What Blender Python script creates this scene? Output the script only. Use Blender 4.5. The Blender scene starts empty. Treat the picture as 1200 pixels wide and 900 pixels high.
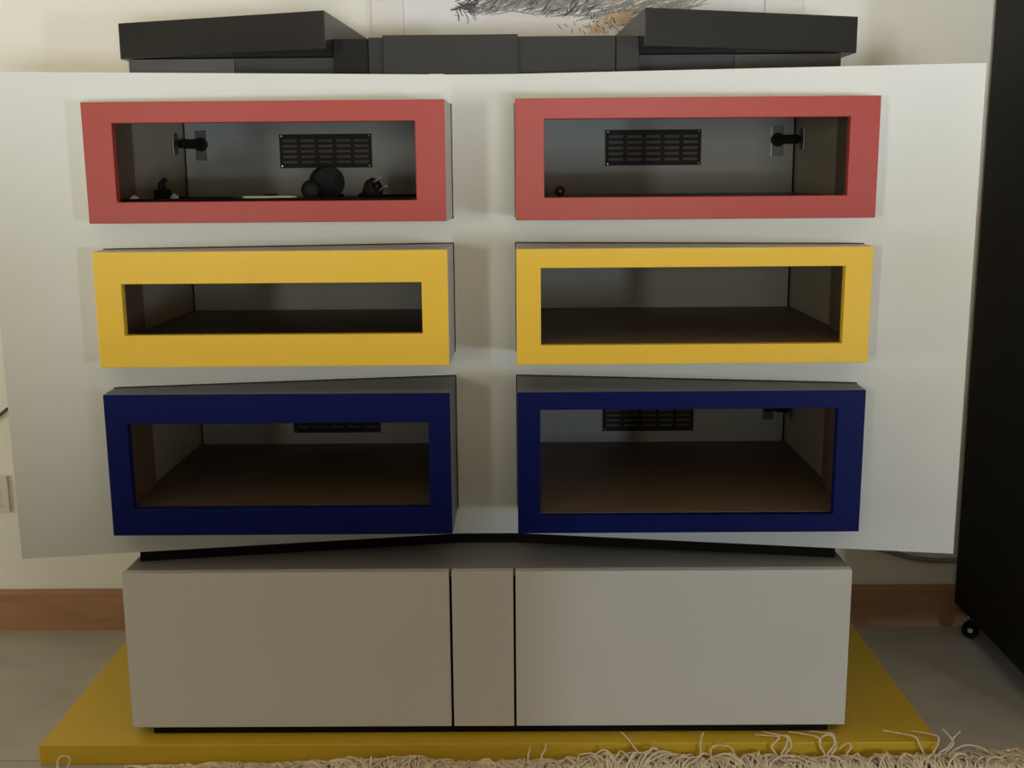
import bpy, bmesh, math, random
from mathutils import Vector, Matrix

scene = bpy.context.scene
COL = scene.collection

# ---------------------------------------------------------------- camera
def make_camera():
    pitch, yaw, roll = 0.1870, -0.0075, -0.0081
    cy, sy, cp, sp = math.cos(yaw), math.sin(yaw), math.cos(pitch), math.sin(pitch)
    fwd = Vector((sy * cp, cy * cp, -sp)); right = Vector((cy, -sy, 0)); up = right.cross(fwd)
    r2 = math.cos(roll) * right + math.sin(roll) * up
    u2 = -math.sin(roll) * right + math.cos(roll) * up
    cd = bpy.data.cameras.new('camera'); cd.sensor_fit = 'HORIZONTAL'; cd.sensor_width = 36
    cd.lens = 1305.38 / 1200 * 36; cd.clip_start = 0.05
    co = bpy.data.objects.new('camera', cd); COL.objects.link(co)
    m = Matrix((r2, u2, -fwd)).transposed().to_4x4(); m.translation = Vector((0.0656, -1.9594, 1.0904))
    co.matrix_world = m
    scene.camera = co
make_camera()

# ---------------------------------------------------------------- world, light, exposure
w = bpy.data.worlds.new('world'); scene.world = w; w.use_nodes = True
w.node_tree.nodes['Background'].inputs[0].default_value = (0.55, 0.62, 0.72, 1)
w.node_tree.nodes['Background'].inputs[1].default_value = 0.3

def added_window_light(name, x0, x1, z0, z1, y, color, power):
    ld = bpy.data.lights.new(name, 'AREA'); ld.shape = 'RECTANGLE'
    ld.size = x1 - x0; ld.size_y = z1 - z0; ld.color = color; ld.energy = power
    o = bpy.data.objects.new(name, ld); COL.objects.link(o)
    o.location = ((x0 + x1) / 2, y, (z0 + z1) / 2)
    o.rotation_euler = (math.radians(90), 0, 0)      # shines towards +y, into the room
    return o
def added_side_light(name, y0, y1, z0, z1, x, color, power):
    o = added_window_light(name, y0, y1, z0, z1, 0, color, power)
    o.location = (x, (y0 + y1) / 2, (z0 + z1) / 2)
    o.rotation_euler = (math.radians(90), 0, math.radians(-90))   # shines towards +x
    return o
Y_FRONT = -4.25
XL, XR, ZC = -3.4, 3.9, 2.5
WIN_L = (-1.95, -1.60, 0.80, 1.40)        # unseen windows added to fit the light, behind and beside the viewer: x0, x1, z0, z1
WIN_C = (0.00, 1.00, 0.25, 1.40)          # middle window, its upper half a dimmer warm light added to fit
WIN_R = (2.95, 3.25, 0.25, 0.80)
WIN_S = (-1.20, -0.20, 0.10, 0.80)        # added low window in the left wall: y0, y1, z0, z1
def spread(rgb):
    m = max(rgb); return tuple(c / m for c in rgb), m
def added_light(fn, name, rect, at, rgb):
    col, e = spread(rgb); fn(name, *rect, at, col, e)
added_light(added_window_light, 'added_light_left', WIN_L, Y_FRONT + 0.06, (37.0, 37.0, 33.0))  # lamps added at the unseen openings, strengths fitted to the brightness
added_light(added_window_light, 'added_light_middle', (0.0, 1.0, 0.25, 0.80), Y_FRONT + 0.06, (98, 105, 117))
added_light(added_window_light, 'added_light_middle_upper', (0.0, 1.0, 0.80, 1.40), Y_FRONT + 0.06, (24, 19, 12))  # added warm upper lamp, no blind is modelled
added_light(added_window_light, 'added_light_right', WIN_R, Y_FRONT + 0.06, (44, 52, 61))
added_light(added_side_light, 'added_light_side', WIN_S, XL + 0.06, (20, 20, 17))  # added low lamp that brightens the left side

vs = scene.view_settings
vs.view_transform = 'Standard'; vs.look = 'None'; vs.gamma = 1; vs.use_curve_mapping = False
vs.exposure = -0.24

# ---------------------------------------------------------------- materials
def mat(name, color, rough=0.5, color2=None, scale=8.0, stretch=(1, 1, 1), bump=0.0, bump_scale=200.0,
        metal=0.0, spec=0.5, detail=4.0, sheen=0.0):
    m = bpy.data.materials.new(name); m.use_nodes = True
    nt = m.node_tree; b = nt.nodes['Principled BSDF']
    b.inputs['Base Color'].default_value = (*color, 1)
    b.inputs['Roughness'].default_value = rough
    b.inputs['Metallic'].default_value = metal
    b.inputs['Specular IOR Level'].default_value = spec
    if sheen: b.inputs['Sheen Weight'].default_value = sheen
    tc = nt.nodes.new('ShaderNodeTexCoord'); mp = nt.nodes.new('ShaderNodeMapping')
    mp.inputs['Scale'].default_value = stretch
    nt.links.new(tc.outputs['Object'], mp.inputs['Vector'])
    if color2 is not None:
        n = nt.nodes.new('ShaderNodeTexNoise'); n.inputs['Scale'].default_value = scale
        n.inputs['Detail'].default_value = detail
        nt.links.new(mp.outputs['Vector'], n.inputs['Vector'])
        r = nt.nodes.new('ShaderNodeValToRGB')
        r.color_ramp.elements[0].position = 0.32; r.color_ramp.elements[1].position = 0.68
        r.color_ramp.elements[0].color = (*color, 1); r.color_ramp.elements[1].color = (*color2, 1)
        nt.links.new(n.outputs['Fac'], r.inputs['Fac'])
        nt.links.new(r.outputs['Color'], b.inputs['Base Color'])
    if bump:
        n2 = nt.nodes.new('ShaderNodeTexNoise'); n2.inputs['Scale'].default_value = bump_scale
        n2.inputs['Detail'].default_value = 2.0
        nt.links.new(mp.outputs['Vector'], n2.inputs['Vector'])
        bp = nt.nodes.new('ShaderNodeBump'); bp.inputs['Strength'].default_value = bump
        bp.inputs['Distance'].default_value = 0.002
        nt.links.new(n2.outputs['Fac'], bp.inputs['Height'])
        nt.links.new(bp.outputs['Normal'], b.inputs['Normal'])
    return m

M = {
    'wall': mat('wall_plaster', (0.85, 0.84, 0.75), 0.85, (0.87, 0.86, 0.77), 3, bump=0.25, bump_scale=60),
    'panelling': mat('wood_panelling', (0.34, 0.28, 0.21), 0.7, (0.40, 0.33, 0.25), 5, (1, 1, 0.1)),
    'ceiling': mat('ceiling_wood', (0.52, 0.46, 0.37), 0.7, (0.58, 0.51, 0.42), 5, (1, 12, 1)),
    'tile': mat('floor_tile', (0.42, 0.385, 0.32), 0.55, (0.50, 0.465, 0.39), 5, (1, 1.8, 1), 0.1, 40, detail=6),
    'grout': mat('grout', (0.24, 0.22, 0.19), 0.9, (0.28, 0.26, 0.22), 30),
    'base': mat('baseboard_wood', (0.36, 0.185, 0.085), 0.45, (0.44, 0.235, 0.115), 6, (1.2, 8, 8), 0.05),
    'panel': mat('satin_white', (0.735, 0.757, 0.722), 0.6, (0.755, 0.777, 0.742), 3, spec=0.25, bump=0.02, bump_scale=300),
    'grey': mat('grey_lacquer', (0.26, 0.25, 0.23), 0.5, (0.28, 0.27, 0.25), 4, spec=0.3),
    'sleeve': mat('sleeve_beige_grey', (0.60, 0.555, 0.50), 0.5, (0.63, 0.585, 0.53), 4, spec=0.3),
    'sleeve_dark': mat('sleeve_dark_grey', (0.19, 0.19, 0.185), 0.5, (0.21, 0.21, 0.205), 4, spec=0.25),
    'door': mat('cabinet_front', (0.66, 0.64, 0.585), 0.4, (0.685, 0.665, 0.61), 3, spec=0.35, bump=0.03, bump_scale=350),
    'red': mat('red_lacquer', (0.40, 0.050, 0.038), 0.4, (0.42, 0.055, 0.042), 4, spec=0.35, bump=0.02, bump_scale=350),
    'yellow': mat('yellow_lacquer', (0.90, 0.59, 0.055), 0.4, (0.93, 0.62, 0.062), 4, spec=0.3, bump=0.02, bump_scale=350),
    'blue': mat('blue_lacquer', (0.0035, 0.008, 0.088), 0.4, (0.0045, 0.009, 0.098), 4, spec=0.12, bump=0.02, bump_scale=350),
    'platform': mat('yellow_platform', (0.66, 0.43, 0.03), 0.4, (0.70, 0.46, 0.036), 4, spec=0.3),
    'inner_wood': mat('inner_wood', (0.15, 0.098, 0.056), 0.5, (0.21, 0.142, 0.085), 5, (1.5, 18, 18)),
    'inner_side': mat('inner_side', (0.44, 0.38, 0.28), 0.6, (0.48, 0.415, 0.31), 6),
    'back': mat('back_door_grey', (0.27, 0.285, 0.275), 0.6, (0.29, 0.305, 0.295), 4, spec=0.25),
    'plinth': mat('plinth_black', (0.009, 0.0075, 0.005), 0.75, (0.012, 0.010, 0.007), 8, spec=0.1),
    'black': mat('black_satin', (0.017, 0.017, 0.015), 0.32, (0.022, 0.022, 0.020), 6, spec=0.45, bump=0.06, bump_scale=300),
    'blackmatte': mat('black_matte', (0.030, 0.029, 0.026), 0.6, (0.036, 0.035, 0.031), 6, spec=0.3, bump=0.06, bump_scale=300),
    'blackgrey': mat('charcoal_satin', (0.042, 0.043, 0.041), 0.5, (0.048, 0.049, 0.047), 6, spec=0.3),
    'tower': mat('tower_black', (0.009, 0.0085, 0.007), 0.6, (0.012, 0.011, 0.009), 5, spec=0.2, bump=0.1, bump_scale=120),
    'plastic': mat('black_plastic', (0.008, 0.008, 0.007), 0.6, (0.011, 0.011, 0.010), 20, spec=0.18),
    'louvre': mat('louvre_plastic', (0.09, 0.083, 0.07), 0.5, (0.11, 0.10, 0.085), 30),
    'hinge': mat('dark_nickel', (0.10, 0.10, 0.095), 0.4, (0.13, 0.13, 0.12), 30, metal=0.6),
    'chrome': mat('nickel', (0.62, 0.60, 0.56), 0.28, (0.66, 0.64, 0.60), 30, metal=1.0),
    'brass': mat('brass_pin', (0.85, 0.78, 0.62), 0.3, (0.88, 0.81, 0.66), 30, metal=1.0),
    'white_plastic': mat('white_plastic', (0.72, 0.70, 0.66), 0.4, (0.75, 0.73, 0.69), 20),
    'socket': mat('socket_plastic', (0.70, 0.65, 0.54), 0.4, (0.73, 0.68, 0.57), 20),
    'cable_grey': mat('cable_grey', (0.24, 0.23, 0.21), 0.5, (0.28, 0.27, 0.25), 40),
    'cable_brown': mat('cable_brown', (0.06, 0.042, 0.028), 0.5, (0.08, 0.055, 0.036), 40),
    'knob': mat('dark_red_knob', (0.08, 0.012, 0.010), 0.35, (0.10, 0.016, 0.013), 40),
    'picture_frame': mat('white_frame', (0.76, 0.74, 0.68), 0.4, (0.79, 0.77, 0.71), 5),
    'paper': mat('paper', (0.80, 0.80, 0.77), 0.8, (0.83, 0.83, 0.80), 12, bump=0.1, bump_scale=400),
    'ink': mat('ink', (0.05, 0.048, 0.045), 0.8, (0.12, 0.11, 0.105), 60),
    'ink_grey': mat('ink_wash', (0.30, 0.29, 0.27), 0.8, (0.40, 0.39, 0.37), 60),
    'ochre': mat('ochre_wash', (0.66, 0.46, 0.29), 0.8, (0.76, 0.60, 0.44), 50),
    'wool': mat('wool', (0.74, 0.61, 0.41), 0.9, (0.90, 0.78, 0.57), 60, sheen=0.3),
    'rug': mat('rug_weave', (0.36, 0.28, 0.20), 0.95, (0.46, 0.38, 0.28), 40, bump=0.6, bump_scale=150),
    'sofa': mat('sofa_fabric', (0.045, 0.043, 0.042), 0.9, (0.06, 0.057, 0.055), 40, bump=0.5, bump_scale=300),
    'wood_foot': mat('foot_wood', (0.12, 0.06, 0.03), 0.5, (0.16, 0.085, 0.04), 10),
    'window_frame': mat('window_white', (0.75, 0.75, 0.73), 0.4, (0.78, 0.78, 0.76), 6),
}

# ---------------------------------------------------------------- helpers
WORLD = {}
def _link(o, parent, loc):
    COL.objects.link(o)
    WORLD[o.name] = Vector(loc)
    if parent is not None:
        o.parent = parent; o.location = Vector(loc) - WORLD[parent.name]
    else:
        o.location = loc
    return o

def tag(o, label=None, cat=None, group=None, kind=None):
    if label: o['label'] = label
    if cat: o['category'] = cat
    if group: o['group'] = group
    if kind: o['kind'] = kind
    return o

def thing(name, label, cat, loc, group=None):
    o = bpy.data.objects.new(name, None); o.empty_display_size = 0.05
    _link(o, None, loc); return tag(o, label, cat, group)

def mesh_obj(name, verts, faces, m, parent=None, bevel=0.0, smooth=False, mi=None):
    """One mesh object; verts in world space, origin moved to the middle of its base."""
    xs = [v[0] for v in verts]; ys = [v[1] for v in verts]; zs = [v[2] for v in verts]
    c = Vector(((min(xs) + max(xs)) / 2, (min(ys) + max(ys)) / 2, min(zs)))
    me = bpy.data.meshes.new(name)
    me.from_pydata([tuple(Vector(v) - c) for v in verts], [], faces)
    for k in (m if isinstance(m, (list, tuple)) else [m]): me.materials.append(k)
    if mi: me.polygons.foreach_set('material_index', mi)
    bm = bmesh.new(); bm.from_mesh(me); bmesh.ops.recalc_face_normals(bm, faces=bm.faces[:]); bm.to_mesh(me); bm.free()
    if smooth: me.polygons.foreach_set('use_smooth', [True] * len(me.polygons))
    me.update()
    o = bpy.data.objects.new(name, me); _link(o, parent, c)
    if bevel:
        b = o.modifiers.new('bevel', 'BEVEL'); b.width = bevel; b.segments = 2; b.limit_method = 'ANGLE'
    return o

class MB:
    def __init__(s): s.v = []; s.f = []; s.mi = []
    def poly(s, verts, faces, mi=0):
        n = len(s.v); s.v += [tuple(v) for v in verts]
        s.f += [tuple(i + n for i in f) for f in faces]; s.mi += [mi] * len(faces); return s
    def box(s, x0, x1, y0, y1, z0, z1, mi=0):
        return s.poly([(x0, y0, z0), (x1, y0, z0), (x1, y1, z0), (x0, y1, z0), (x0, y0, z1), (x1, y0, z1), (x1, y1, z1), (x0, y1, z1)],
                      [(0, 3, 2, 1), (4, 5, 6, 7), (0, 1, 5, 4), (1, 2, 6, 5), (2, 3, 7, 6), (3, 0, 4, 7)], mi)
    def prism(s, pts, z0, z1, mi=0):
        n = len(pts)
        return s.poly([(x, y, z0) for x, y in pts] + [(x, y, z1) for x, y in pts],
                      [tuple(range(n))[::-1], tuple(range(n, 2 * n))] + [(i, (i + 1) % n, n + (i + 1) % n, n + i) for i in range(n)], mi)
    def lathe(s, c, axis, prof, n=24, mi=0):
        """prof: (distance along axis, radius) pairs, revolved about axis through c."""
        a = Vector(axis).normalized(); t = a.orthogonal().normalized(); b = a.cross(t); c = Vector(c)
        V = []; F = []
        for d, r in prof:
            for k in range(n):
                th = 2 * math.pi * k / n
                V.append(c + a * d + (t * math.cos(th) + b * math.sin(th)) * r)
        for i in range(len(prof) - 1):
            for k in range(n):
                F.append((i * n + k, i * n + (k + 1) % n, (i + 1) * n + (k + 1) % n, (i + 1) * n + k))
        F.append(tuple(range(n))[::-1]); F.append(tuple((len(prof) - 1) * n + k for k in range(n)))
        return s.poly(V, F, mi)
    def tube(s, pts, r, n=6, mi=0):
        P = [Vector(p) for p in pts]; V = []; F = []; t0 = None
        for i, p in enumerate(P):
            d = (P[min(i + 1, len(P) - 1)] - P[max(i - 1, 0)])
            if d.length < 1e-9: d = Vector((0, 0, 1))
            d.normalize()
            t = d.orthogonal().normalized() if t0 is None else (t0 - d * t0.dot(d))
            if t.length < 1e-6: t = d.orthogonal()
            t.normalize(); t0 = t; b = d.cross(t)
            rr = r[i] if isinstance(r, (list, tuple)) else r
            for k in range(n):
                th = 2 * math.pi * k / n; V.append(p + (t * math.cos(th) + b * math.sin(th)) * rr)
        for i in range(len(P) - 1):
            for k in range(n):
                F.append((i * n + k, i * n + (k + 1) % n, (i + 1) * n + (k + 1) % n, (i + 1) * n + k))
        F.append(tuple(range(n))[::-1]); F.append(tuple((len(P) - 1) * n + k for k in range(n)))
        return s.poly(V, F, mi)
    def holed(s, us, vs, holes, fn, mi_front=0, mi_back=0, mi_out=0, mi_in=0):
        """slab on a u/v grid with the cells of `holes` left open; fn(u, v, side) -> point, side 0 front, 1 back."""
        nu, nv = len(us), len(vs); V = []; n0 = len(s.v)
        for sd in (0, 1):
            for j in range(nv):
                for i in range(nu): V.append(fn(us[i], vs[j], sd))
        ix = lambda i, j, sd: n0 + sd * nu * nv + j * nu + i
        s.v += [tuple(p) for p in V]
        solid = lambda i, j: 0 <= i < nu - 1 and 0 <= j < nv - 1 and (i, j) not in holes
        def add(f, mi): s.f.append(f); s.mi.append(mi)
        for j in range(nv - 1):
            for i in range(nu - 1):
                if not solid(i, j): continue
                add((ix(i, j, 0), ix(i + 1, j, 0), ix(i + 1, j + 1, 0), ix(i, j + 1, 0)), mi_front)
                add((ix(i, j, 1), ix(i, j + 1, 1), ix(i + 1, j + 1, 1), ix(i + 1, j, 1)), mi_back)
                for (di, dj, a, b) in ((-1, 0, (i, j), (i, j + 1)), (1, 0, (i + 1, j), (i + 1, j + 1)),
                                       (0, -1, (i, j), (i + 1, j)), (0, 1, (i, j + 1), (i + 1, j + 1))):
                    if not solid(i + di, j + dj):
                        mi = mi_in if (i + di, j + dj) in holes else mi_out
                        add((ix(*a, 0), ix(*b, 0), ix(*b, 1), ix(*a, 1)), mi)
        return s
    def build(s, name, m, parent=None, bevel=0.0, smooth=False):
        used = sorted({i for f in s.f for i in f}); mp = {k: i for i, k in enumerate(used)}
        return mesh_obj(name, [s.v[k] for k in used], [tuple(mp[i] for i in f) for f in s.f], m, parent, bevel, smooth,
                        s.mi if isinstance(m, (list, tuple)) else None)

def bx(name, x0, x1, y0, y1, z0, z1, m, parent=None, bevel=0.0015):
    return MB().box(x0, x1, y0, y1, z0, z1).build(name, m, parent, bevel)
def smooth_path(pts, n=8):
    P = [Vector(p) for p in pts]; out = []
    for i in range(len(P) - 1):
        p0, p1, p2, p3 = P[max(i - 1, 0)], P[i], P[i + 1], P[min(i + 2, len(P) - 1)]
        for k in range(n):
            t = k / n
            out.append(0.5 * ((2 * p1) + (p2 - p0) * t + (2 * p0 - 5 * p1 + 4 * p2 - p3) * t * t + (3 * p1 - p0 - 3 * p2 + p3) * t ** 3))
    out.append(P[-1]); return out

# ================================================================ THE SETTING
YW = 0.617
fl = tag(bx('floor', XL, XR, Y_FRONT, YW + 0.02, -0.06, -0.004, M['grout'], None, 0), kind='structure')
rows = [(YW + 0.02, -0.0165, 0.0), (-0.0195, -0.65, 0.2), (-0.653, -1.30, 0.0), (-1.303, -1.95, 0.2),
        (-1.953, -2.60, 0.0), (-2.603, -3.25, 0.2), (-3.253, -3.90, 0.0), (-3.903, Y_FRONT, 0.2)]
tile_mesh = {}
for (y1, y0, off) in rows:
    x = off - 1.3 * 4
    while x < XR:
        a, b = max(x, XL), min(x + 1.297, XR)
        if b - a > 0.02:
            key = (round(b - a, 3), round(y1 - y0, 3))
            if key not in tile_mesh:
                o = bx('tile', a, b, y0, y1, -0.006, 0.0, M['tile'], fl, 0.001); tile_mesh[key] = o.data
            else:
                o = bpy.data.objects.new('tile', tile_mesh[key]); _link(o, fl, ((a + b) / 2, (y0 + y1) / 2, -0.006))
        x += 1.3
tag(bx('wall_back', XL, XR, YW, YW + 0.12, 0, ZC, M['wall'], None, 0), kind='structure')
sw = MB().holed([Y_FRONT, WIN_S[0], WIN_S[1], YW], [0, WIN_S[2], WIN_S[3], ZC], {(1, 1)}, lambda u, v, sd: (XL - 0.2 * sd, u, v))
tag(sw.build('wall_left', M['panelling']), kind='structure')
y0, y1, z0, z1 = WIN_S  # unseen side opening, added for the low light from the left
f = MB().holed([y0, y0 + 0.06, (y0 + y1) / 2 - 0.03, (y0 + y1) / 2 + 0.03, y1 - 0.06, y1], [z0, z0 + 0.06, z1 - 0.06, z1],
               {(1, 1), (3, 1)}, lambda u, v, sd: (XL - 0.08 - 0.06 * sd, u, v)).build('window_4', M['window_frame'])
tag(f, kind='structure')
bx('window_sill', XL - 0.06, XL + 0.05, y0 - 0.04, y1 + 0.04, z0 - 0.03, z0, M['window_frame'], f)
tag(bx('wall_right', XR, XR + 0.12, Y_FRONT, YW, 0, ZC, M['panelling'], None, 0), kind='structure')
tag(bx('ceiling', XL - 0.12, XR + 0.12, Y_FRONT - 0.2, YW + 0.12, ZC, ZC + 0.1, M['ceiling'], None, 0), kind='structure')
fw = MB().holed([XL, WIN_L[0], WIN_L[1], WIN_C[0], WIN_C[1], WIN_R[0], WIN_R[1], XR], [0, 0.25, 0.80, 1.40, ZC],
                {(1, 2), (3, 1), (3, 2), (5, 1)}, lambda u, v, sd: (u, Y_FRONT - 0.2 * sd, v))
tag(fw.build('wall_front', M['panelling']), kind='structure')
for k, (x0, x1, z0, z1) in enumerate((WIN_L, WIN_C, WIN_R)):  # frames for the unseen openings added for the front lamps
    f = MB().holed([x0, x0 + 0.05, (x0 + x1) / 2 - 0.03, (x0 + x1) / 2 + 0.03, x1 - 0.05, x1], [z0, z0 + 0.05, z1 - 0.05, z1],
                   {(1, 1), (3, 1)}, lambda u, v, sd: (u, Y_FRONT - 0.08 - 0.06 * sd, v)).build('window_%d' % (k + 1), M['window_frame'])
    tag(f, kind='structure')
    bx('window_sill', x0 - 0.04, x1 + 0.04, Y_FRONT - 0.06, Y_FRONT + 0.05, z0 - 0.03, z0, M['window_frame'], f)
def baseboard(name, x0, x1):
    # profile with a rounded top front edge
    y0, y1, h = YW - 0.016, YW, 0.101
    prof = [(y1, 0), (y0, 0), (y0, h - 0.008), (y0 + 0.003, h - 0.002), (y0 + 0.008, h), (y1, h)]
    mb = MB(); n = len(prof)
    mb.poly([(x0, y, z) for y, z in prof] + [(x1, y, z) for y, z in prof],
            [tuple(range(n)), tuple(range(n, 2 * n))[::-1]] + [(i, (i + 1) % n, n + (i + 1) % n, n + i) for i in range(n)])
    tag(mb.build(name, M['base']), kind='structure')
baseboard('baseboard_back', XL, XR)

# ================================================================ YELLOW PLATFORM
pf = tag(bx('platform', -0.845, 0.845, -0.033, 0.592, 0.0, 0.0395, M['platform'], None, 0.002),
         'low glossy yellow platform board on the floor under the white cabinet', 'platform')

# ================================================================ LOWER CABINET
T = 0.3666
lc = thing('lower_cabinet', 'low grey-white cabinet with two wide doors standing on the yellow platform', 'cabinet', (0, 0.25, 0.0395))
bx('plinth', -0.642, 0.648, 0.012, 0.49, 0.0395, 0.0581, M['plinth'], lc)
bx('carcass', -0.675, 0.675, 0.021, 0.52, 0.0581, 0.349, M['plinth'], lc)
bx('top_panel', -0.675, 0.675, 0.021, 0.53, 0.349, T, M['grey'], lc)
bx('side_panel', -0.6755, -0.660, 0.0195, 0.53, 0.0581, 0.350, M['grey'], lc, 0.001)
bx('side_panel', 0.660, 0.6755, 0.0195, 0.53, 0.0581, 0.350, M['grey'], lc, 0.001)
XD = (-0.0690, -0.0640, 0.0500, 0.0545)
bx('door', -0.6765, XD[0], 0.0, 0.0185, 0.0581, T, M['door'], lc, 0.0012)
bx('center_panel', XD[1], XD[2], 0.0, 0.0185, 0.0581, T, M['door'], lc, 0.0012)
bx('door', XD[3], 0.6765, 0.0, 0.0185, 0.0581, T, M['door'], lc, 0.0012)

# ================================================================ UPPER CABINET
uc = thing('upper_cabinet', 'tall white display cabinet with red, yellow and blue framed boxes', 'cabinet', (0, 0.3, T))
ZB, ZT = 0.389, 1.2695
XC, YC, XE, YE = 0.056, 0.157, 0.868, 0.0212       # bend line and outer edge of the folded front
SL = (YC - YE) / (XE - XC)
yp = lambda x: YC if abs(x) <= XC else YC - SL * (abs(x) - XC)
TH = 0.018
# plinth: V shaped black recessed strip
f = [(-0.662, yp(0.662) + 0.010), (-XC, YC + 0.010), (XC, YC + 0.010), (0.662, yp(0.662) + 0.010), (0.662, 0.5), (-0.662, 0.5)]
MB().prism(f, T, ZB).build('plinth', M['plinth'], uc)
XI, XO = 0.0597, 0.6815
ROWS = [('red', 1.2153, 1.0097), ('yellow', 0.9607, 0.7557), ('blue', 0.7067, 0.4431)]
# white front: a centre strip and two wings with holes for the boxes
G = 0.0022
zs = sorted([ZB, ZT] + [z for _, t, b in ROWS for z in (t + G, b - G)])
for s in (-1, 1):
    us = [XC if XC < XI - G else XI - G - 0.001, XI - G, XO + G, XE]
    def fn(u, v, sd, s=s):
        return (s * (u + (TH * 0.165 if sd else 0) * (0 if u <= XC + 1e-6 else 1)), yp(u) + TH * sd, v)
    MB().holed(us, zs, {(1, 1), (1, 3), (1, 5)}, fn).build('wing_panel', M['panel'], uc)
bx('center_panel', -XC, XC, YC, YC + TH, ZB, ZT, M['panel'], uc, 0)

# body behind the front
SX = 0.678; YB = 0.553
for s in (-1, 1):
    a, b = sorted((s * SX, s * (SX + 0.016)))
    bx('side_panel', a, b, 0.085, YB + 0.02, ZB, ZT, M['inner_side'], uc, 0)
    a, b = sorted((s * 0.042, s * 0.058))
    bx('inner_wall', a, b, 0.18, YB, ZB, ZT - 0.018, M['inner_side'], uc, 0)
bx('top_board', -SX, SX, 0.178, YB + 0.02, ZT - 0.018, ZT - 0.0005, M['grey'], uc, 0)
bx('bottom_board', -SX, SX, 0.178, YB, ZB, ZB + 0.016, M['inner_wood'], uc, 0)
for s in (-1, 1):
    for nm, t, b in ROWS:
        a, c = sorted((s * 0.058, s * SX))
        bx('shelf', a, c, 0.2, YB, b + 0.012, b + 0.034, M['inner_wood'], uc, 0)

# six protruding boxes: grey sleeve with a coloured front frame
OPEN = {('red', -1): (-0.6305, -0.1115, 1.0465, 1.1795), ('red', 1): (0.1096, 0.6310, 1.0487, 1.1805),
        ('yellow', -1): (-0.6338, -0.1063, 0.8133, 0.9040), ('yellow', 1): (0.1030, 0.6343, 0.7907, 0.9268),
        ('blue', -1): (-0.6408, -0.0998, 0.4940, 0.6525), ('blue', 1): (0.1013, 0.6325, 0.4766, 0.6735)}
YF = -0.0099
for nm, t, b in ROWS:
    for s in (-1, 1):
        x0, x1 = sorted((s * XI, s * XO)); y0, y1 = YF + 0.018, 0.2
        mb = MB(); tk = 0.014
        # sleeve: outer shell grey, inside dark wood
        mb.holed([x0, x0 + tk, x1 - tk, x1], [b, b + 0.034, t - tk, t], {(1, 1)}, lambda u, v, sd: (u, y0 if sd == 0 else y1, v),
                 0, 1, 0, 1)
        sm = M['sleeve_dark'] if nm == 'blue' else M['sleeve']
        sl = mb.build('box_sleeve', [sm, M['inner_wood']], uc, 0)
        ox0, ox1, oz0, oz1 = OPEN[(nm, s)]
        fm = MB().holed([x0, ox0, ox1, x1], [b, oz0, oz1, t], {(1, 1)}, lambda u, v, sd: (u, YF if sd == 0 else y0, v), 0, 1, 1, 0)
        o = fm.build('front_frame', [M[nm], sm], sl, 0.0014)
        o['label'] = '%s lacquered front frame' % nm

# back doors with vents and hinges
for s in (-1, 1):
    a, b = sorted((s * 0.006, s * 0.671))
    bx('back_door', a, b, YB, YB + 0.016, ZB + 0.016, ZT - 0.02, M['back'], uc, 0.001)
for s in (-1, 1):
    a, b = sorted((s * 0.655, s * SX))
    bx('gap_light_stop', a, b, YB + 0.0165, YB + 0.0195, ZB, ZT - 0.018, M['plinth'], uc, 0)  # strips added behind the door gaps to block light leaking through
bx('gap_light_stop', -0.02, 0.02, YB + 0.0165, YB + 0.0195, ZB, ZT - 0.018, M['plinth'], uc, 0)
def vent(x0, x1, z0, z1):
    fr = MB(); yv = YB - 0.004
    nx, nz = 5, 5
    mx, mz, bw, bh = 0.007, 0.010, 0.0085, 0.0048
    cw = (x1 - x0 - 2 * mx - (nx - 1) * bw) / nx; ch = (z1 - z0 - 2 * mz - (nz - 1) * bh) / nz
    us = [x0]; vz = [z0]
    for i in range(nx): us += [x0 + mx + i * (cw + bw), x0 + mx + i * (cw + bw) + cw]
    for j in range(nz): vz += [z0 + mz + j * (ch + bh), z0 + mz + j * (ch + bh) + ch]
    us.append(x1); vz.append(z1)
    holes = {(2 * i + 1, 2 * j + 1) for i in range(nx) for j in range(nz)}
    fr.holed(us, vz, holes, lambda u, v, sd: (u, yv + 0.0038 * sd, v))
    o = fr.build('vent_grille', M['plastic'], uc, 0)
    lv = MB()
    for j in range(nz):
        zc = vz[2 * j + 1]
        for i in range(nx):
            xa, xb = us[2 * i + 1], us[2 * i + 2]
            lv.poly([(xa, yv + 0.0034, zc), (xb, yv + 0.0034, zc), (xb, yv + 0.0008, zc + ch * 0.75), (xa, yv + 0.0008, zc + ch * 0.75),
                     (xa, yv + 0.0038, zc), (xb, yv + 0.0038, zc), (xb, yv + 0.0038, zc + ch), (xa, yv + 0.0038, zc + ch)],
                    [(0, 1, 2, 3), (4, 7, 6, 5), (3, 2, 6, 7), (0, 4, 5, 1)])
    lv.build('louvre', M['louvre'], o)
    for (xx, zz) in ((x0 + 0.005, z0 + 0.004), (x1 - 0.005, z0 + 0.004), (x0 + 0.005, z1 - 0.004), (x1 - 0.005, z1 - 0.004)):
        MB().lathe((xx, yv, zz), (0, -1, 0), [(0, 0.0022), (0.0012, 0.0018), (0.0018, 0.0008)], 10).build('screw', M['chrome'], o)
vent(-0.462, -0.259, 1.1055, 1.1785); vent(0.257, 0.467, 1.1052, 1.182)
vent(-0.459, -0.258, 0.5040, 0.577); vent(0.2565, 0.464, 0.5035, 0.578)
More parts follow.
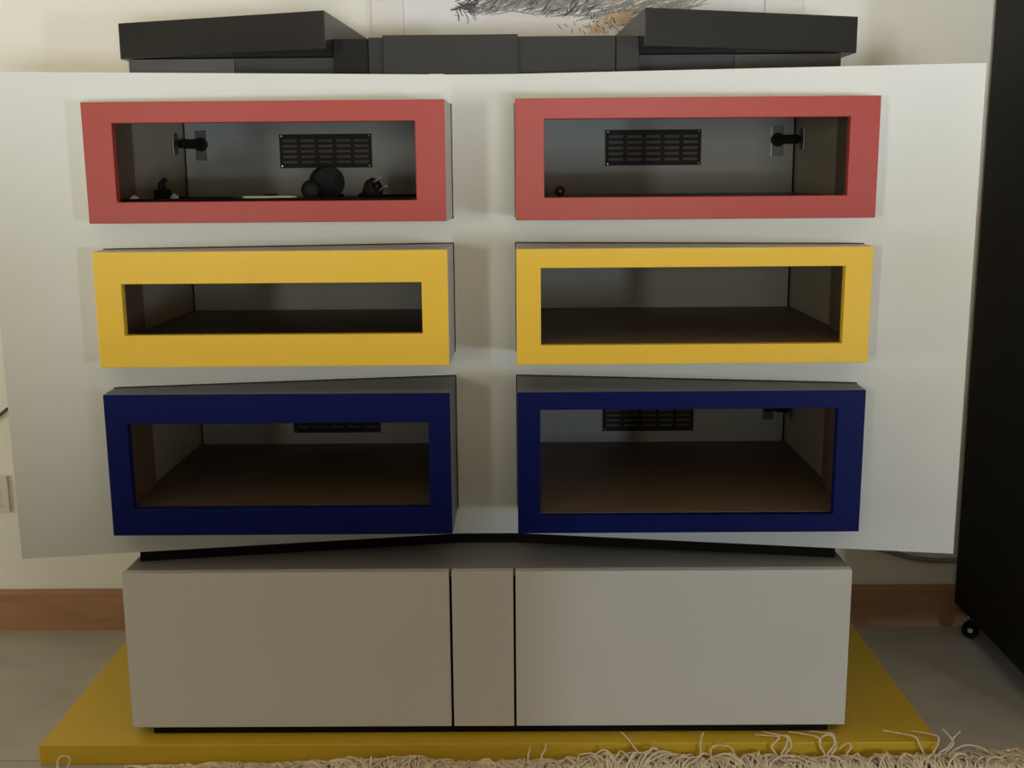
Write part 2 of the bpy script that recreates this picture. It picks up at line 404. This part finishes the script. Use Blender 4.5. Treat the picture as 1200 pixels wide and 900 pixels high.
def hinge(s, zc):
    root = bpy.data.objects.new('hinge', None); _link(root, uc, (s * 0.64, YB, zc))
    X = lambda a, b: sorted((s * a, s * b))
    a, b = X(0.622, 0.648); bx('cup_plate', a, b, YB - 0.003, YB, zc - 0.034, zc + 0.030, M['hinge'], root, 0.001)
    a, b = X(0.6215, 0.6228); bx('plate_edge', a, b, YB - 0.0036, YB, zc - 0.034, zc + 0.030, M['chrome'], root, 0)
    MB().lathe((s * 0.635, YB - 0.003, zc), (0, -1, 0), [(0, 0.015), (0.006, 0.015), (0.008, 0.012)], 20).build('cup', M['plastic'], root, smooth=False)
    MB().lathe((s * 0.632, YB - 0.011, zc + 0.002), (0, -1, 0), [(0, 0.0045), (0.004, 0.0045), (0.006, 0.002)], 12).build('screw', M['chrome'], root)
    mb = MB().tube([(s * 0.632, YB - 0.010, zc), (s * 0.648, YB - 0.030, zc), (s * 0.668, YB - 0.050, zc)], [0.009, 0.010, 0.009], 8)
    mb.build('arm', M['plastic'], root)
    a, b = X(0.674, SX); bx('side_plate', a, b, YB - 0.075, YB - 0.040, zc - 0.022, zc + 0.024, M['hinge'], root, 0.001)
    a, b = X(0.6735, 0.6755); bx('plate_edge', a, b, YB - 0.0765, YB - 0.0745, zc - 0.022, zc + 0.024, M['chrome'], root, 0)
for s in (-1, 1):
    hinge(s, 1.158); hinge(s, 0.562)

# ================================================================ BLACK RACK ON TOP
ZK = ZT
rk = thing('media_rack', 'black wooden rack with two angled slabs on top of the white cabinet', 'rack', (0, 0.36, ZK))
bx('center_box', -0.1845, 0.0657, 0.178, 0.42, ZK, 1.3425, M['blackmatte'], rk, 0.0015)
bx('crossbeam', -0.213, 0.247, 0.192, 0.40, ZK + 0.003, 1.3400, M['blackmatte'], rk, 0.001)
bx('end_block', -0.279, -0.2145, 0.197, 0.40, ZK, 1.3385, M['tower'], rk, 0.001)
bx('end_block', 0.2485, 0.291, 0.195, 0.40, ZK, 1.3395, M['blackmatte'], rk, 0.001)
for s in (-1, 1):
    off = 0.0 if s < 0 else 0.006
    a, b = sorted((s * (0.2825 + off), s * (0.482 + 0.0)))
    bx('base_box', a, b, 0.268, 0.53, ZK, 1.3128, M['blackgrey'], rk, 0.001)
    a, b = sorted((s * 0.4825, s * 0.688))
    bx('base_box', a, b, 0.270, 0.53, ZK, 1.3128, M['black'], rk, 0.001)
    xi, xo, xb = s * (0.2822 + 2 * off), s * (0.707 + 2.2 * off), s * (0.262 + 2 * off)
    pts = [(xi, 0.13), (xo, 0.28), (xo, 0.56), (xb, 0.56)]
    if s > 0: pts = pts[::-1]
    MB().prism(pts, 1.3138, 1.3810).build('top_slab', M['black'], rk, 0.0015)
bx('label_strip', -0.100, -0.073, 0.1765, 0.178, ZK + 0.0005, ZK + 0.003, M['chrome'], rk, 0)

# ================================================================ TALL BLACK CABINET ON CASTERS
bc = thing('tower_cabinet', 'tall black cabinet on small casters at the right edge beside the wall', 'cabinet', (1.40, 0.3, 0))
TZ = 0.060
def tw(name, u0, u1, v0, v1, z0, z1, m, bev=0.002):
    # u: distance right of the left side, v: distance forward of the back; slightly turned
    a = math.radians(1.4)
    def P(u, v): return (1.1145 + u * math.cos(a) - v * math.sin(a), 0.603 - v * math.cos(a) - u * math.sin(a) * 0.0)
    q = [P(u0, v0), P(u1, v0), P(u1, v1), P(u0, v1)]
    return MB().prism(q[::-1], z0, z1).build(name, m, bc, bev)
tw('carcass', 0, 0.56, 0, 0.54, TZ, 1.78, M['tower'])
tw('door', 0.003, 0.278, 0.5405, 0.5605, TZ + 0.006, 1.774, M['tower'])
tw('door', 0.282, 0.557, 0.5405, 0.5605, TZ + 0.006, 1.774, M['tower'])
for (cx, cy) in ((1.128, 0.530), (1.64, 0.530), (1.118, 0.11), (1.63, 0.11)):
    c = bpy.data.objects.new('caster', None); _link(c, bc, (cx, cy, 0))
    zc = 0.0205
    wa_ = Vector((0.5, 0.87, 0.0)).normalized(); wc_ = Vector((cx, cy, zc))
    MB().lathe(wc_ - wa_ * 0.008, wa_, [(0, 0.015), (0.002, 0.0200), (0.014, 0.0200), (0.016, 0.015)], 24).build('wheel', M['plastic'], c)
    MB().lathe(wc_ - wa_ * 0.0115, wa_, [(0, 0.004), (0.003, 0.0060), (0.020, 0.0060), (0.023, 0.004)], 14).build('hub', M['white_plastic'], c)
    fk = MB().box(cx - 0.016, cx + 0.016, cy - 0.016, cy + 0.02, TZ - 0.005, TZ)
    fk.tube([wc_ + wa_ * 0.010 + Vector((0, 0, -0.003)), wc_ + wa_ * 0.012 + Vector((-0.004, 0.004, 0.020)), (cx - 0.004, cy + 0.004, TZ - 0.004)], [0.006, 0.006, 0.009], 8)
    fk.build('fork', M['chrome'], c)

# ================================================================ FRAMED DRAWING
pc = thing('framed_drawing', 'white framed ink drawing with an ochre patch hanging on the wall', 'picture', (0.215, YW, 1.30))
fx0, fx1, fz0, fz1 = -0.257, 0.690, 1.300, 2.02
ix0, ix1, iz0, iz1 = -0.186, 0.608, 1.372, 1.948
MB().holed([fx0, ix0, ix1, fx1], [fz0, iz0, iz1, fz1], {(1, 1)}, lambda u, v, sd: (u, YW - 0.022 + 0.022 * sd, v)).build('frame', M['picture_frame'], pc, 0.002)
pp = bx('paper', ix0, ix1, YW - 0.012, YW - 0.006, iz0, iz1, M['paper'], pc, 0)
rng = random.Random(5)
uv = lambda u, v: (-0.0818 + (u - 528) * 0.00187, 1.4557 - (v - 5) * 0.00185)   # spot on the sheet, in units of 1.87 mm
ink, grey, och = MB(), MB(), MB()
def stroke(mb, pts, wd, lift):
    P = [Vector((x, YW - 0.0121 - lift, z)) for x, z in pts]; V = []; n = len(P)
    for i, p in enumerate(P):
        d = P[min(i + 1, n - 1)] - P[max(i - 1, 0)]; d.normalize(); nrm = Vector((-d.z, 0, d.x))
        ww = wd * (0.35 + 0.65 * math.sin(math.pi * (i + 0.4) / n)); V += [p + nrm * ww, p - nrm * ww]
    mb.poly(V, [(2 * i, 2 * i + 1, 2 * i + 3, 2 * i + 2) for i in range(n - 1)])
def scrib(mb, u, v, ang, ln, wd, lift, curl=0.3):
    pts = []; a = ang
    for k in range(6):
        pts.append(uv(u, v)); u += math.cos(a) * ln / 5; v -= math.sin(a) * ln / 5; a += rng.uniform(-curl, curl)
    stroke(mb, pts, wd, lift)
low = lambda u: 14 + (u - 530) * 0.055 + 4 * math.sin(u * 0.06) if u < 640 else 20 + (u - 640) * 0.17
for k in range(60):      # dense knot at the left end
    scrib(ink, rng.gauss(543, 9), rng.gauss(7, 5), rng.uniform(-0.6, 0.4), rng.uniform(8, 20), rng.uniform(0.0006, 0.0016), 0.0002 + k * 1e-6, 0.7)
for k in range(420):     # hatching
    u = rng.uniform(552, 690); v = rng.uniform(-120, low(u) - 2) if k % 3 == 0 else rng.uniform(-8, low(u) - 1)
    scrib(ink if rng.random() < 0.5 else grey, u, v, rng.uniform(0.5, 1.0), rng.uniform(10, 26), rng.uniform(0.0005, 0.0014), 0.0003 + k * 1e-6)
for k in range(460):     # long grey sweeps
    u = rng.uniform(556, 790); v = rng.uniform(-130, low(u)) if k % 3 == 0 else rng.uniform(-8, low(u))
    scrib(grey, u, v, rng.uniform(0.1, 0.45), rng.uniform(20, 60), rng.uniform(0.0006, 0.0018), 0.0001 + k * 1e-6, 0.15)
for k in range(16):      # comb of short dark ticks over the patch
    u = 660 + k * 5 + rng.uniform(-2, 2); scrib(ink, u, 31 + (k % 3) * 3 + rng.uniform(-2, 4), rng.uniform(1.9, 2.4), rng.uniform(5, 10), 0.0007, 0.0012, 0.3)
for k in range(26):
    scrib(ink, rng.uniform(692, 725), rng.uniform(14, 34), rng.uniform(0, 6.28), rng.uniform(2, 5), rng.uniform(0.0006, 0.0014), 0.0012, 0.8)
for k in range(90):      # ochre wash
    t = rng.random(); u = 692 + 40 * t + rng.uniform(-8, 6); v = 37 - 16 * t + rng.uniform(-6, 6)
    scrib(och, u, v, rng.uniform(0.1, 0.9), rng.uniform(5, 12), rng.uniform(0.0015, 0.0035), 0.00095 + k * 1e-6, 0.4)
for q in (ink.build('ink_lines', M['ink'], pp), grey.build('grey_lines', M['ink_grey'], pp), och.build('ochre_wash', M['ochre'], pp)): q['kind'] = 'stuff'

# ================================================================ SMALL THINGS INSIDE THE RED BOXES
ZR = 1.0097 + 0.0345          # floor of the red row
# round black cable reel
cr = thing('cable_reel', 'round black cable reel lying in the left red box', 'cable reel', (-0.300, 0.2, ZR))
ax = Vector((0.42, -0.90, 0.0)).normalized(); cc = Vector((-0.303, 0.215, ZR + 0.0315))
MB().lathe(cc - ax * 0.014, ax, [(-0.012, 0.024), (-0.010, 0.0300), (-0.001, 0.0315), (0.000, 0.028), (0.012, 0.028), (0.013, 0.0315), (0.026, 0.0315), (0.029, 0.0295)], 32).build('drum', M['plastic'], cr)
MB().lathe((-0.326, 0.178, ZR + 0.0185), (0.10, -1, 0.0), [(0, 0.012), (0.004, 0.0185), (0.022, 0.0185), (0.026, 0.014), (0.024, 0.009)], 24).build('side_plug', M['plastic'], cr)
MB().tube(smooth_path([(-0.30, 0.245, ZR + 0.0035), (-0.335, 0.32, ZR + 0.0035), (-0.30, 0.39, ZR + 0.0035), (-0.36, 0.46, ZR + 0.0035)]), 0.003, 8).build('cable', M['plastic'], cr)
# two pin plug
pg = thing('power_plug', 'black two pin power plug lying in the left red box, pins up', 'plug', (-0.195, 0.12, ZR))
a = Vector((0.75, -0.45, 0.42)).normalized(); c0 = Vector((-0.205, 0.125, ZR + 0.0195))
MB().lathe(c0 - a * 0.018, a, [(0, 0.008), (0.006, 0.012), (0.016, 0.0185), (0.028, 0.0185), (0.030, 0.0165)], 24).build('body', M['plastic'], pg)
side = a.cross(Vector((0.2, 0.9, 0.3))).normalized()
for sg in (-1, 1):
    MB().lathe(c0 + a * 0.011 + side * (0.0090 * sg), a, [(0, 0.0026), (0.019, 0.0026), (0.021, 0.0014)], 10).build('pin', M['brass'], pg)
MB().lathe(c0 + a * 0.0112 + Vector((0, -0.004, 0.0)), a, [(0, 0.002), (0.003, 0.002), (0.0035, 0.001)], 8).build('contact', M['chrome'], pg)
MB().tube(smooth_path([c0 - a * 0.017, c0 - a * 0.035 + Vector((0, 0.01, 0.004)), (-0.232, 0.21, ZR + 0.004), (-0.19, 0.27, ZR + 0.004), (-0.13, 0.30, ZR + 0.004)]), 0.0032, 8).build('cable', M['plastic'], pg)
# flat white adapter
wa = thing('adapter', 'flat white adapter lying beside the black reel in the red box', 'adapter', (-0.396, 0.15, ZR))
MB().prism([(-0.446, 0.125), (-0.438, 0.118), (-0.354, 0.118), (-0.346, 0.125), (-0.346, 0.178), (-0.354, 0.185), (-0.438, 0.185), (-0.446, 0.178)], ZR, ZR + 0.0085).build('body', M['white_plastic'], wa, 0.002)
MB().prism([(-0.411, 0.145), (-0.391, 0.145), (-0.389, 0.160), (-0.409, 0.160)], ZR + 0.0085, ZR + 0.0125).build('button', M['plastic'], wa, 0.0008)
# angled black plug near the left wall
bp_ = thing('angled_plug', 'small black angled plug by the left wall of the left red box', 'plug', (-0.652, 0.30, ZR))
mb = MB(); mb.prism([(-0.658, 0.27), (-0.630, 0.265), (-0.627, 0.292), (-0.654, 0.298)], ZR, ZR + 0.020); mb.build('body', M['plastic'], bp_, 0.004)
MB().tube(smooth_path([(-0.642, 0.280, ZR + 0.018), (-0.643, 0.280, ZR + 0.032), (-0.635, 0.285, ZR + 0.040)]), [0.007] * 8 + [0.005] * 9, 10).build('neck', M['plastic'], bp_)
MB().tube(smooth_path([(-0.630, 0.278, ZR + 0.007), (-0.595, 0.27, ZR + 0.003), (-0.55, 0.21, ZR + 0.003), (-0.49, 0.23, ZR + 0.003)]), 0.003, 8).build('cable', M['plastic'], bp_)
# little white caps
def cap(name, x, y, label):
    t = thing(name, label, 'cap', (x, y, ZR), 'white caps in the left red box')
    MB().lathe((x, y, ZR), (0, 0, 1), [(0, 0.0075), (0.006, 0.0085), (0.009, 0.007), (0.0105, 0.004)], 16).build('shell', M['white_plastic'], t)
    MB().lathe((x, y, ZR + 0.0105), (0, 0, 1), [(0, 0.0025), (0.0025, 0.0020)], 10).build('nub', M['chrome'], t)
cap('screw_cap', -0.6475, 0.13, 'white screw cap nearest the left edge inside the left red box')
cap('screw_cap', -0.600, 0.22, 'white screw cap in front of the small black angled plug')
# loose black cable
lw = MB().tube(smooth_path([(-0.655, 0.09, ZR + 0.003), (-0.58, 0.07, ZR + 0.003), (-0.50, 0.105, ZR + 0.003), (-0.42, 0.075, ZR + 0.003), (-0.30, 0.095, ZR + 0.003),
                            (-0.22, 0.065, ZR + 0.003), (-0.13, 0.085, ZR + 0.003)]), 0.0028, 8).build('loose_cable', M['plastic'])
tag(lw, 'thin black cable lying along the front inside the left red box', 'cable')
kb = thing('round_knob', 'small dark red round knob in the corner of the right red box', 'knob', (0.148, 0.3, ZR))
MB().lathe((0.148, 0.302, ZR + 0.0105), (0, -1, 0), [(-0.010, 0.004), (-0.006, 0.0085), (0, 0.0105), (0.006, 0.0085), (0.010, 0.004)], 20).build('ball', M['knob'], kb, smooth=True)
MB().lathe((0.148, 0.293, ZR + 0.0105), (0, -1, 0), [(0, 0.004), (0.004, 0.003)], 12).build('stud', M['knob'], kb)

# ================================================================ ON THE WALL
so = thing('wall_socket', 'cream wall socket plate low on the wall at the left edge', 'socket', (-1.208, YW, 0.297))
MB().holed([-1.252, -1.236, -1.180, -1.164], [0.297, 0.313, 0.372, 0.388], {(1, 1)}, lambda u, v, sd: (u, YW - 0.007 + 0.007 * sd, v)).build('frame', M['socket'], so, 0.0015)
bx('insert', -1.235, -1.181, YW - 0.004, YW, 0.314, 0.371, M['socket'], so, 0.001)
MB().lathe((-1.208, YW - 0.004, 0.3425), (0, -1, 0), [(0, 0.0215), (0.002, 0.0215), (0.0021, 0.019), (0.0005, 0.018)], 28).build('well', M['socket'], so)
wc = MB().tube(smooth_path([(-1.40, YW - 0.006, 0.36), (-1.30, YW - 0.006, 0.44), (-1.20, YW - 0.008, 0.512), (-1.146, YW - 0.008, 0.5535)]), 0.0035, 8).build('wall_cable', M['cable_brown'])
tag(wc, 'short dark cable end slanting up the wall at the left edge', 'cable')
wc2 = MB().tube(smooth_path([(0.90, YW - 0.007, 0.206), (0.9715, YW - 0.007, 0.181), (1.034, YW - 0.007, 0.167), (1.117, YW - 0.007, 0.1645), (1.25, YW - 0.007, 0.18)]), 0.0065, 8, ).build('hanging_cable', M['cable_grey'])
tag(wc2, 'grey cable sagging along the wall beneath the right end of the white panel', 'cable')

# ================================================================ RUG WITH FRINGE
rg = thing('rug', 'beige woven rug with a tangled wool fringe in front of the yellow platform', 'rug', (0.30, -0.9, 0))
bx('body', -0.62, 1.22, -1.75, -0.095, 0.0, 0.011, M['rug'], rg, 0.003)
rng = random.Random(11)
HEAP = [(-0.62, 0.006), (-0.45, 0.013), (-0.35, 0.011), (-0.24, 0.022), (-0.18, 0.027), (-0.11, 0.018), (-0.02, 0.013), (0.08, 0.018), (0.13, 0.016), (0.20, 0.022),
        (0.24, 0.036), (0.275, 0.037), (0.31, 0.020), (0.34, 0.029), (0.37, 0.020), (0.46, 0.021), (0.50, 0.031), (0.54, 0.016), (0.62, 0.022), (0.70, 0.026), (0.78, 0.028),
        (0.86, 0.026), (0.93, 0.013), (1.05, 0.013), (1.22, 0.010)]
def heap(x):
    for (a, ha), (b, hb) in zip(HEAP, HEAP[1:]):
        if a <= x <= b: return ha + (hb - ha) * (x - a) / (b - a)
    return 0.01
yarn = MB()
for k in range(1150):
    x = rng.uniform(-0.61, 1.21); h = heap(x)
    y = -0.100; z = 0.008; pts = [Vector((x, y, z))]
    top = h * rng.uniform(0.35, 1.0); drift = rng.uniform(-0.035, 0.035); ymax = rng.uniform(-0.050, -0.041) if x < 0.96 else rng.uniform(-0.03, 0.0)
    pts.append(Vector((x + drift * 0.4, -0.080, 0.012 + top * 0.4)))
    pts.append(Vector((x + drift * 0.9, -0.060 + rng.uniform(-0.008, 0.006), top * rng.uniform(0.8, 1.0) + 0.002)))
    pts.append(Vector((x + drift * 1.5, (ymax - 0.055) / 2 + rng.uniform(-0.006, 0.006), top + rng.uniform(-0.004, 0.002))))
    pts.append(Vector((x + drift * 2.2 + rng.uniform(-0.012, 0.012), ymax, max(0.003, top * rng.uniform(0.2, 0.9)))))
    if rng.random() < 0.5: pts.append(Vector((x + drift * 2.2 + rng.uniform(-0.03, 0.03), ymax - rng.uniform(0.004, 0.02), max(0.003, top * rng.uniform(0.1, 0.8)))))
    yarn.tube(smooth_path(pts, 3), rng.uniform(0.0015, 0.0023), 5)
fr = yarn.build('fringe', M['wool'], rg); fr['kind'] = 'stuff'
# the longer strands that stick up over the platform edge
def strand(pts, r=0.0021):
    p = smooth_path(pts, 6); n = len(p)
    MB().tube(p, [r * (1 - 0.5 * i / n) for i in range(n)], 6).build('strand', M['wool'], rg)
PY = -0.038
def up(x0, *q): strand([(x0, -0.06, 0.012), (x0 + 0.001, PY - 0.008, 0.022)] + [(x, y, z) for x, y, z in q])
up(0.283, (0.273, PY - 0.002, 0.036), (0.262, -0.034, 0.050), (0.250, -0.028, 0.060))
up(0.397, (0.397, PY - 0.003, 0.038), (0.400, -0.036, 0.052), (0.405, -0.030, 0.060))
up(0.075, (0.078, PY - 0.003, 0.030), (0.080, -0.038, 0.038))
up(0.100, (0.108, PY - 0.003, 0.032), (0.108, -0.038, 0.043))
up(0.415, (0.418, PY - 0.004, 0.034), (0.435, PY - 0.004, 0.040), (0.455, PY - 0.006, 0.034), (0.462, PY - 0.01, 0.020))
up(0.537, (0.530, PY - 0.004, 0.036), (0.545, -0.034, 0.0495), (0.535, -0.020, 0.046), (0.505, -0.008, 0.0425))
up(0.546, (0.556, PY - 0.004, 0.036), (0.560, -0.034, 0.050), (0.545, -0.018, 0.048), (0.524, 0.002, 0.0425))
up(0.553, (0.566, PY - 0.004, 0.036), (0.562, -0.033, 0.052), (0.548, -0.020, 0.047), (0.540, -0.004, 0.0425))
up(0.627, (0.620, PY - 0.004, 0.038), (0.618, -0.034, 0.050), (0.600, -0.016, 0.047), (0.572, 0.002, 0.0425))
up(0.632, (0.646, PY - 0.004, 0.040), (0.646, -0.034, 0.056), (0.632, -0.020, 0.052), (0.612, 0.004, 0.0425))
up(0.640, (0.650, PY - 0.004, 0.036), (0.642, -0.033, 0.054), (0.624, -0.034, 0.050), (0.620, -0.044, 0.034))
up(0.668, (0.678, PY - 0.004, 0.034), (0.672, PY - 0.002, 0.041), (0.656, PY - 0.004, 0.032))
up(0.812, (0.806, PY - 0.004, 0.036), (0.800, -0.033, 0.049), (0.786, -0.016, 0.046), (0.752, 0.006, 0.0425))
up(0.828, (0.838, PY - 0.004, 0.038), (0.842, -0.033, 0.050), (0.830, -0.014, 0.046), (0.806, 0.004, 0.0425))
up(0.838, (0.858, PY - 0.004, 0.034), (0.872, -0.030, 0.046), (0.888, -0.020, 0.054))
up(0.850, (0.868, PY - 0.002, 0.040), (0.862, -0.028, 0.052), (0.855, -0.018, 0.058))
up(0.860, (0.890, -0.036, 0.034), (0.925, -0.030, 0.026), (0.945, -0.030, 0.010))
strand([(-0.800, -0.06, 0.004), (-0.806, -0.042, 0.016), (-0.795, -0.040, 0.023), (-0.783, -0.042, 0.016), (-0.786, -0.06, 0.003)])
for k in range(7):
    x = 0.93 + k * 0.03
    strand([(x, -0.095, 0.008), (x + rng.uniform(-0.02, 0.02), -0.05, 0.014), (x + rng.uniform(-0.03, 0.03), -0.02, 0.010), (x + rng.uniform(-0.04, 0.04), 0.0, 0.004)])

# ================================================================ SOFA ADDED BEHIND THE VIEWER (unseen, shades the lower part of the wall unit)
sf = thing('sofa', 'dark grey fabric sofa added out of view to shade the lower cabinet', 'sofa', (0.0, -1.65, 0))
SXR, SXL, SY0, SY1 = 1.14, -1.70, -2.24, -1.42
bx('base', SXL + 0.16, SXR - 0.16, SY0 + 0.05, SY1, 0.08, 0.27, M['sofa'], sf, 0.02)
bx('back', SXL + 0.16, SXR - 0.16, SY0, SY0 + 0.20, 0.08, 0.86, M['sofa'], sf, 0.04)
for x0, x1 in ((SXL, SXL + 0.16), (SXR - 0.16, SXR)):
    bx('arm', x0, x1, SY0, SY1, 0.06, 0.60, M['sofa'], sf, 0.04)
cwid = (SXR - SXL - 0.32) / 3
for k in range(3):
    a = SXL + 0.16 + k * cwid
    bx('seat_cushion', a + 0.004, a + cwid - 0.004, SY0 + 0.21, SY1 + 0.02, 0.272, 0.43, M['sofa'], sf, 0.04)
    bx('back_cushion', a + 0.004, a + cwid - 0.004, SY0 + 0.205, SY0 + 0.37, 0.432, 0.86, M['sofa'], sf, 0.05)
for x in (SXL + 0.22, SXR - 0.22):
    for y in (SY0 + 0.12, SY1 - 0.08):
        MB().lathe((x, y, 0.0115 if y > -1.75 else 0.0), (0, 0, 1), [(0, 0.015), (0.08, 0.022)], 12).build('foot', M['wood_foot'], sf)
